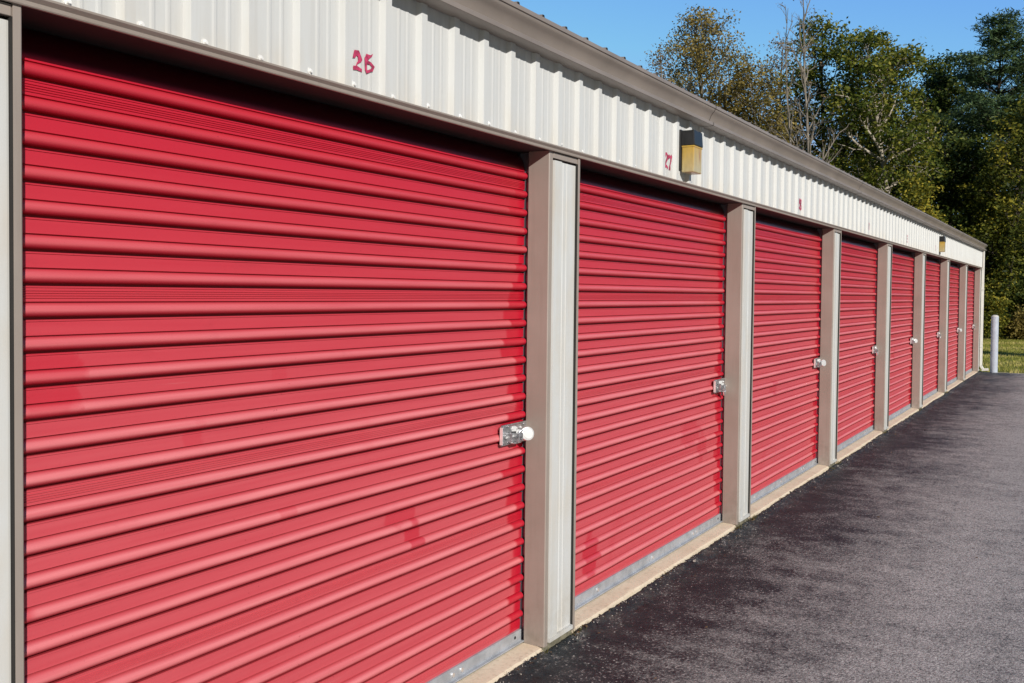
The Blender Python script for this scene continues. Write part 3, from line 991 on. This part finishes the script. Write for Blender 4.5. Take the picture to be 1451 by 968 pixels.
def tree(name, label, base, Ht, R, seed, leaf, bark, lo=.2, env=env_round, nprim=26, per=26, spread=.34, size=.19, tone0=.5, elev=(20, 60), trunk_r=None,
         lean=0., forks=0, group='trees at the wood edge', cat='tree', trunk_noise=.03, density=1.0, bare=False, kind_up=.06):
    rng = np.random.default_rng(seed)
    root = empty(name, base)
    segs, tips = [], []
    tr = trunk_r or Ht*.012
    nT = 12
    p = np.zeros(3); d = np.array((lean, 0, 1.)); d /= np.linalg.norm(d)
    pts = [p]
    for i in range(nT):
        d = d+rng.normal(0, trunk_noise, 3); d[2] = max(d[2], .8); d /= np.linalg.norm(d)
        q = p+d*Ht/nT
        segs.append((p, q, tr*(1-.88*i/nT)*(1.25 if i == 0 else 1), tr*(1-.88*(i+1)/nT)))
        p = q; pts.append(p)
    pts = np.array(pts)
    def on_trunk(t):
        f = t*nT; i = min(nT-1, int(f)); return pts[i]+(pts[i+1]-pts[i])*(f-i)
    az = rng.random()*6.28
    for k in range(nprim):
        t = lo+(.985-lo)*((k+rng.random()*.8)/nprim)
        tt = (t-lo)/(1-lo)
        az += 2.4+rng.normal(0, .35)
        el = rad(elev[0]+(elev[1]-elev[0])*tt+rng.normal(0, 8))
        L = R*env(tt)*rng.uniform(.72, 1.12)
        p0 = on_trunk(t)
        if el > 0: p0 = on_trunk(max(lo*.6, t-.35*L*math.sin(el)/Ht))
        dd = np.array((math.cos(az)*math.cos(el), math.sin(az)*math.cos(el), math.sin(el)))
        pr = min(tr*.5, L*.022+.008)
        bp, bd = branch(rng, p0, dd, L, pr, 5, .13, kind_up, segs, .25)
        nsec = max(3, int(L*2.6*density))
        for j in range(nsec):
            f = .28+.72*(j+rng.random())/nsec
            i = min(4, int(f*5)); q0 = bp[i]+(bp[i+1]-bp[i])*(f*5-i)
            L2 = L*.42*(1.15-.7*f)*rng.uniform(.7, 1.2)+.25
            sp, sd = branch(rng, q0, side_dir(rng, bd[i], rad(rng.uniform(25, 45) if bare else rng.uniform(35, 65))), L2, max(pr*.38, .014 if bare else 0), 3, .18, .05, segs, .3)
            tips.append((sp[3], sd[3]))
            for w in range(2):
                tp, td = branch(rng, sp[1+w], side_dir(rng, sd[1+w], rad(rng.uniform(20, 40) if bare else rng.uniform(30, 60))), L2*.5, max(pr*.18, .010 if bare else 0), 2, .2, .04, segs, .4)
                tips.append((tp[2], td[2]))
        tips.append((bp[5], bd[5]))
    tips.append((pts[-1], d))
    V, Fc = tubes(segs)
    me = raw_mesh('trunk', V, Fc)
    link('trunk', me, bark, root, True)
    if bare:
        keep = rng.random(len(tips)) < .16
        tips = [t for t, k in zip(tips, keep) if k]
    V, Fc, tone = leaves_at(rng, tips, int(per*1.45) if not bare else per, spread*.76, size, tone0=tone0)
    link('crown', raw_mesh('crown', V, Fc, {'tone': tone}), leaf, root)
    tag(root, label, cat, group)
    return root, len(Fc)

def pine(name, label, base, Ht, R, seed, group='trees at the wood edge'):
    rng = np.random.default_rng(seed)
    root = empty(name, base)
    segs, tips = [], []
    tr = Ht*.014
    pts = [np.array((.05*math.sin(i*1.3), .05*math.cos(i*1.7), Ht*i/10)) for i in range(11)]
    for i in range(10):
        segs.append((pts[i], pts[i+1], tr*(1-.09*i), tr*(1-.09*(i+1))))
    z = Ht*.16
    while z < Ht*.985:
        t = (z/Ht-.16)/.84
        env = max(.07, (1-t)**.80)*(.86+.24*math.sin(z*2.1+seed))
        nb = 5 if t < .8 else 4
        a0 = rng.random()*6.28
        for k in range(nb):
            az = a0+6.28*k/nb+rng.normal(0, .2)
            L = R*env*rng.uniform(.65, 1.15)
            el = rad(4+28*t+rng.normal(0, 7))
            dd = np.array((math.cos(az)*math.cos(el), math.sin(az)*math.cos(el), math.sin(el)))
            bp, bd = branch(rng, np.array((0, 0, z)), dd, L, .016+L*.014, 5, .06, .035, segs, .25)
            ns = max(3, int(L*3.6))
            for j in range(ns):
                f = .30+.70*(j+rng.random())/ns
                i = min(4, int(f*5)); q0 = bp[i]+(bp[i+1]-bp[i])*(f*5-i)
                h = np.cross(bd[i], (0, 0, 1.)); h /= np.linalg.norm(h)+1e-9
                s = (1 if j % 2 else -1)
                d2 = bd[i]*.65+h*s*.75+np.array((0, 0, .10)); d2 /= np.linalg.norm(d2)
                L2 = (.30+L*.30*(1.1-f))*rng.uniform(.7, 1.2)
                sp, sd = branch(rng, q0, d2, L2, .012, 2, .08, .03, segs, .4)
                tips += [(sp[1], sd[1]), (sp[2], sd[2])]
            tips.append((bp[5], bd[5]))
        z += (.62-.25*t)*rng.uniform(.8, 1.2)*Ht/14
    tips.append((np.array((0, 0, Ht)), np.array((0, 0, 1.))))
    V, Fc = tubes(segs)
    link('trunk', raw_mesh('trunk', V, Fc), M['bark_dark'], root, True)
    V, Fc, tone = leaves_at(rng, tips, 30, .27, .27, flat=.34, tone0=.52, tvar=.16, aspect=.22, up=.9)
    link('crown', raw_mesh('crown', V, Fc, {'tone': tone}), LEAF['pine'], root)
    tag(root, label, 'tree', group)
    return root, len(Fc)

NLEAF = 0
def T(px, top, halfw, Z, *a, fn=tree, name='broadleaf_tree', label='', seed=1, **kw):
    global NLEAF
    base = ground_at(px, Z)
    o, n_ = fn(name, label, base, height_at(top, Z), halfw/F_PX*Z*(1.5 if fn is tree else 2.3), seed, *a, **kw)
    NLEAF += n_
    return o

# autumn trees seen over the roof, left to right
T(1018, 44, 76, 52, LEAF['olive'], M['bark'], label='thin olive-brown autumn tree, leftmost above the roof line', seed=11, per=19, spread=.36, size=.150, tone0=.5, lo=.22, nprim=46, env=env_round, elev=(25, 62))
T(952, 78, 34, 57, LEAF['brown'], M['bark'], label='small brownish tree half hidden behind the leftmost olive tree', seed=12, per=10, spread=.34, size=.15, lo=.25)
T(1082, 60, 48, 54, LEAF['brown'], M['bark'], label='thin rusty-leaved tree between the olive tree and the bare tree', seed=13, per=10, spread=.34, size=.14, lo=.25)
T(1090, 118, 66, 50, LEAF['olive'], M['bark'], label='low dense olive tree in front of the rusty tree', seed=14, per=13, spread=.36, size=.17, tone0=.42, lo=.12, nprim=32)
T(1148, 2, 62, 44, LEAF['brown'], M['bark_pale'], name='bare_tree', label='tall nearly leafless tree with pale upright trunk', seed=21, per=2, spread=.15, size=.12, lo=.26, nprim=30, elev=(45, 72), bare=True, trunk_noise=.03, trunk_r=.13, env=env_bare)
T(1131, 32, 40, 44.5, LEAF['brown'], M['bark_pale'], name='bare_tree', label='slender leaning leafless tree left of the taller bare tree', seed=22, per=2, spread=.15, size=.12, lo=.28, nprim=20, elev=(48, 72), bare=True, lean=-.04, trunk_noise=.03, trunk_r=.085, env=env_bare)
T(1172, 48, 62, 51, LEAF['green'], M['bark_dark'], label='green leafy tree just behind the bare trunks', seed=15, per=20, spread=.36, size=.19, tone0=.46, lo=.18, nprim=34)
T(1268, 60, 62, 47, LEAF['green'], M['bark_fork'], label='rounded green tree with a pale forked trunk', seed=16, per=19, spread=.36, size=.19, tone0=.50, lo=.42, nprim=36, trunk_r=.17, trunk_noise=.03)
T(1225, 165, 62, 57, LEAF['deep'], M['bark_dark'], label='dark low tree filling the gap left of the pale forked trunk', seed=17, per=22, spread=.42, size=.23, tone0=.38, lo=.08, nprim=34)
T(1330, 92, 58, 59, LEAF['deep'], M['bark_dark'], label='dark green tree between the pale-trunked tree and the pine', seed=18, per=22, spread=.42, size=.23, tone0=.42, lo=.1, nprim=36)
T(1408, 30, 84, 53, fn=pine, name='pine_tree', label='tall layered blue-green pine standing above the other trees', seed=31)
T(1345, 215, 66, 50, LEAF['deep'], M['bark_dark'], label='low dark tree below the pine', seed=19, per=22, spread=.40, size=.21, tone0=.42, lo=.06, nprim=34)
T(1440, 165, 60, 46, LEAF['yellow'], M['bark_dark'], label='yellow-green autumn tree in front of the pine', seed=20, per=18, spread=.36, size=.18, tone0=.36, lo=.08, nprim=34)
T(1308, 268, 26, 41, LEAF['yellow'], M['bark_dark'], label='small yellow-green treetop peeping over the gutter', seed=23, per=14, spread=.26, size=.16, tone0=.6, lo=.3, nprim=18)
T(1398, 300, 42, 46.5, LEAF['yellow'], M['bark_dark'], label='low yellow-green tree beside the building corner', seed=24, per=17, spread=.36, size=.17, tone0=.36, lo=.05, nprim=30)
T(1475, 60, 66, 58, LEAF['green'], M['bark_dark'], label='green tree at the right edge behind the pine', seed=25, per=20, spread=.4, size=.22, tone0=.4, lo=.1, nprim=32)
T(1570, 70, 80, 52, LEAF['green'], M['bark_dark'], label='broad green tree outside the right edge of the view', seed=26, per=16, spread=.45, size=.25, lo=.08, nprim=30)
T(1690, 50, 90, 55, LEAF['olive'], M['bark'], label='olive tree far outside the right edge of the view', seed=27, per=12, spread=.45, size=.25, lo=.08, nprim=28)
T(840, 190, 40, 58, LEAF['deep'], M['bark_dark'], label='dark tree hidden behind the roof on the left', seed=28, per=14, spread=.45, size=.26, lo=.1, nprim=26)

# shrubs along the wood edge
bush = [(1396, 442, 22, 43.0, 'yellow', 'golden flowering shrub between the building corner and the bollard'),
        (1424, 405, 30, 45.5, 'yellow', 'tall yellow-green shrub right behind the bollard'),
        (1452, 425, 30, 44.5, 'deep', 'dark green shrub at the right edge of the lawn'),
        (1372, 420, 30, 45.0, 'green', 'green shrub mostly hidden by the building corner'),
        (1492, 400, 40, 45.0, 'green', 'green shrub past the right edge of the view'),
        (1550, 410, 40, 44.5, 'yellow', 'yellow shrub past the right edge of the view'),
        (1462, 466, 20, 42.5, 'olive', 'low weedy olive shrub in front of the dark shrub')]
for k, (px, top, hw, Z, lf, lab) in enumerate(bush):
    T(px, top, hw, Z, LEAF[lf], M['bark_dark'], name='shrub', label=lab, seed=50+k, per=22, spread=.20, size=.12, tone0=.5, lo=.04, nprim=26, density=1.3,
      elev=(25, 75), group='shrubs at the wood edge', cat='shrub', trunk_r=.03)

# the wood behind: one mass
rng = np.random.default_rng(77)
n = 70000
u = rng.uniform(-32, 75, n)                               # along the wood edge
v = rng.gamma(2., 2.2, n)
top = 6.2+1.4*np.sin(u*.45)+1.0*np.sin(u*1.13+1)+.7*np.sin(u*2.6)
zz = top*(rng.random(n)**.75)
A = ground_at(1180, 62); Bv = (ground_at(1500, 62)-ground_at(1180, 62)).normalized()
fw = np.array((_f.x, _f.y, 0)); fw /= np.linalg.norm(fw)
P = np.array(A)[None, :]+u[:, None]*np.array((Bv.x, Bv.y, 0))[None, :]+v[:, None]*fw[None, :]
P[:, 2] = -.1+zz
V, Fc, tone = leaves_at(rng, [(P[i], np.zeros(3)) for i in range(n)], 1, .25, .42, tone0=.30, tvar=.2)
tag(link('woods', raw_mesh('woods', V, Fc, {'tone': tone}), LEAF['deep']), 'dark understory of the wood behind the nearer trees', 'woods', None, 'stuff')

# narrow evergreen added out of frame to throw the lawn's dark band
def shadow_tree(base, Ht, R, seed):
    tree('shadow_evergreen', 'added narrow evergreen outside the frame that shades the lawn', base, Ht, R, seed, LEAF['deep'], M['bark_dark'], lo=.05,
         env=lambda t: max(.15, min(1., (1-t)*3))*min(1, .5+t*3), nprim=60, per=26, spread=.24, size=.22, elev=(50, 75), group='evergreens', density=2.)
shadow_tree(Vector((21.3, -14.0, -.05)), 10.5, .85, 91)

# ------------------------------------------------------------------ light
SKY_SUN, SKY_ANTI, SKY_TINT = .10, 1.78, (.58, .80, .97, 1)
PHI, EL = rad(36), rad(24.2)
sdir = Vector((-math.sin(PHI)*math.cos(EL), -math.cos(PHI)*math.cos(EL), math.sin(EL)))
sd = bpy.data.lights.new('sun', 'SUN'); sd.energy = 4.25; sd.angle = rad(.53); sd.color = (1.0, .962, .905)
so = bpy.data.objects.new('sun', sd); COL.objects.link(so)
so.location = sdir*40
so.rotation_euler = (-sdir).to_track_quat('-Z', 'Y').to_euler()
w = bpy.data.worlds.new('World'); sc.world = w; w.use_nodes = True
nt = w.node_tree
sky = nt.nodes.new('ShaderNodeTexSky'); sky.sky_type = 'NISHITA'; sky.sun_disc = False
sky.sun_elevation = EL; sky.sun_rotation = math.atan2(sdir.x, sdir.y)
sky.air_density = 1.0; sky.dust_density = .2; sky.ozone_density = 3.0; sky.altitude = 300
# the sky is dimmed on the sun's side to cut fill, and raised opposite
def wn(t, **kw):
    nd = nt.nodes.new(t)
    for k, v in kw.items(): setattr(nd, k, v)
    return nd
tc = wn('ShaderNodeTexCoord')
dt = wn('ShaderNodeVectorMath', operation='DOT_PRODUCT')
dt.inputs[1].default_value = (-sdir.x, -sdir.y, .25)
nt.links.new(tc.outputs['Generated'], dt.inputs[0])
mr = wn('ShaderNodeMapRange', interpolation_type='SMOOTHSTEP')
for i, v in enumerate((-.55, .45, SKY_SUN, SKY_ANTI)): mr.inputs[i+1].default_value = v
nt.links.new(dt.outputs['Value'], mr.inputs[0])
m1 = wn('ShaderNodeMix', data_type='RGBA', blend_type='MULTIPLY'); m1.inputs[0].default_value = 1
nt.links.new(sky.outputs[0], m1.inputs[6]); nt.links.new(mr.outputs[0], m1.inputs[7])
m2 = wn('ShaderNodeMix', data_type='RGBA', blend_type='MULTIPLY'); m2.inputs[0].default_value = 1
nt.links.new(m1.outputs[2], m2.inputs[6]); m2.inputs[7].default_value = SKY_TINT
m3 = wn('ShaderNodeMix', data_type='RGBA', blend_type='DARKEN'); m3.inputs[0].default_value = 1
nt.links.new(m2.outputs[2], m3.inputs[6]); m3.inputs[7].default_value = (3.2, 5.4, 8.6, 1)
nt.links.new(m3.outputs[2], nt.nodes['Background'].inputs[0])
nt.nodes['Background'].inputs[1].default_value = .10

# ------------------------------------------------------------------ camera
cd = bpy.data.cameras.new('camera'); co = bpy.data.objects.new('camera', cd); COL.objects.link(co)
cd.sensor_width = 36; cd.lens = F_PX/1451*36; cd.shift_y = -27.5/1451
cd.clip_start = .05; cd.clip_end = 3000
mw = Matrix((_r, _u, -_f)).transposed().to_4x4(); mw.translation = CAM
co.matrix_world = mw
sc.camera = co
sc.render.engine = 'CYCLES'
sc.view_settings.view_transform = 'Standard'
sc.view_settings.look = 'None'
sc.view_settings.exposure = 0
sc.cycles.max_bounces = 8
sc.cycles.transparent_max_bounces = 8
print('leaves', NLEAF)
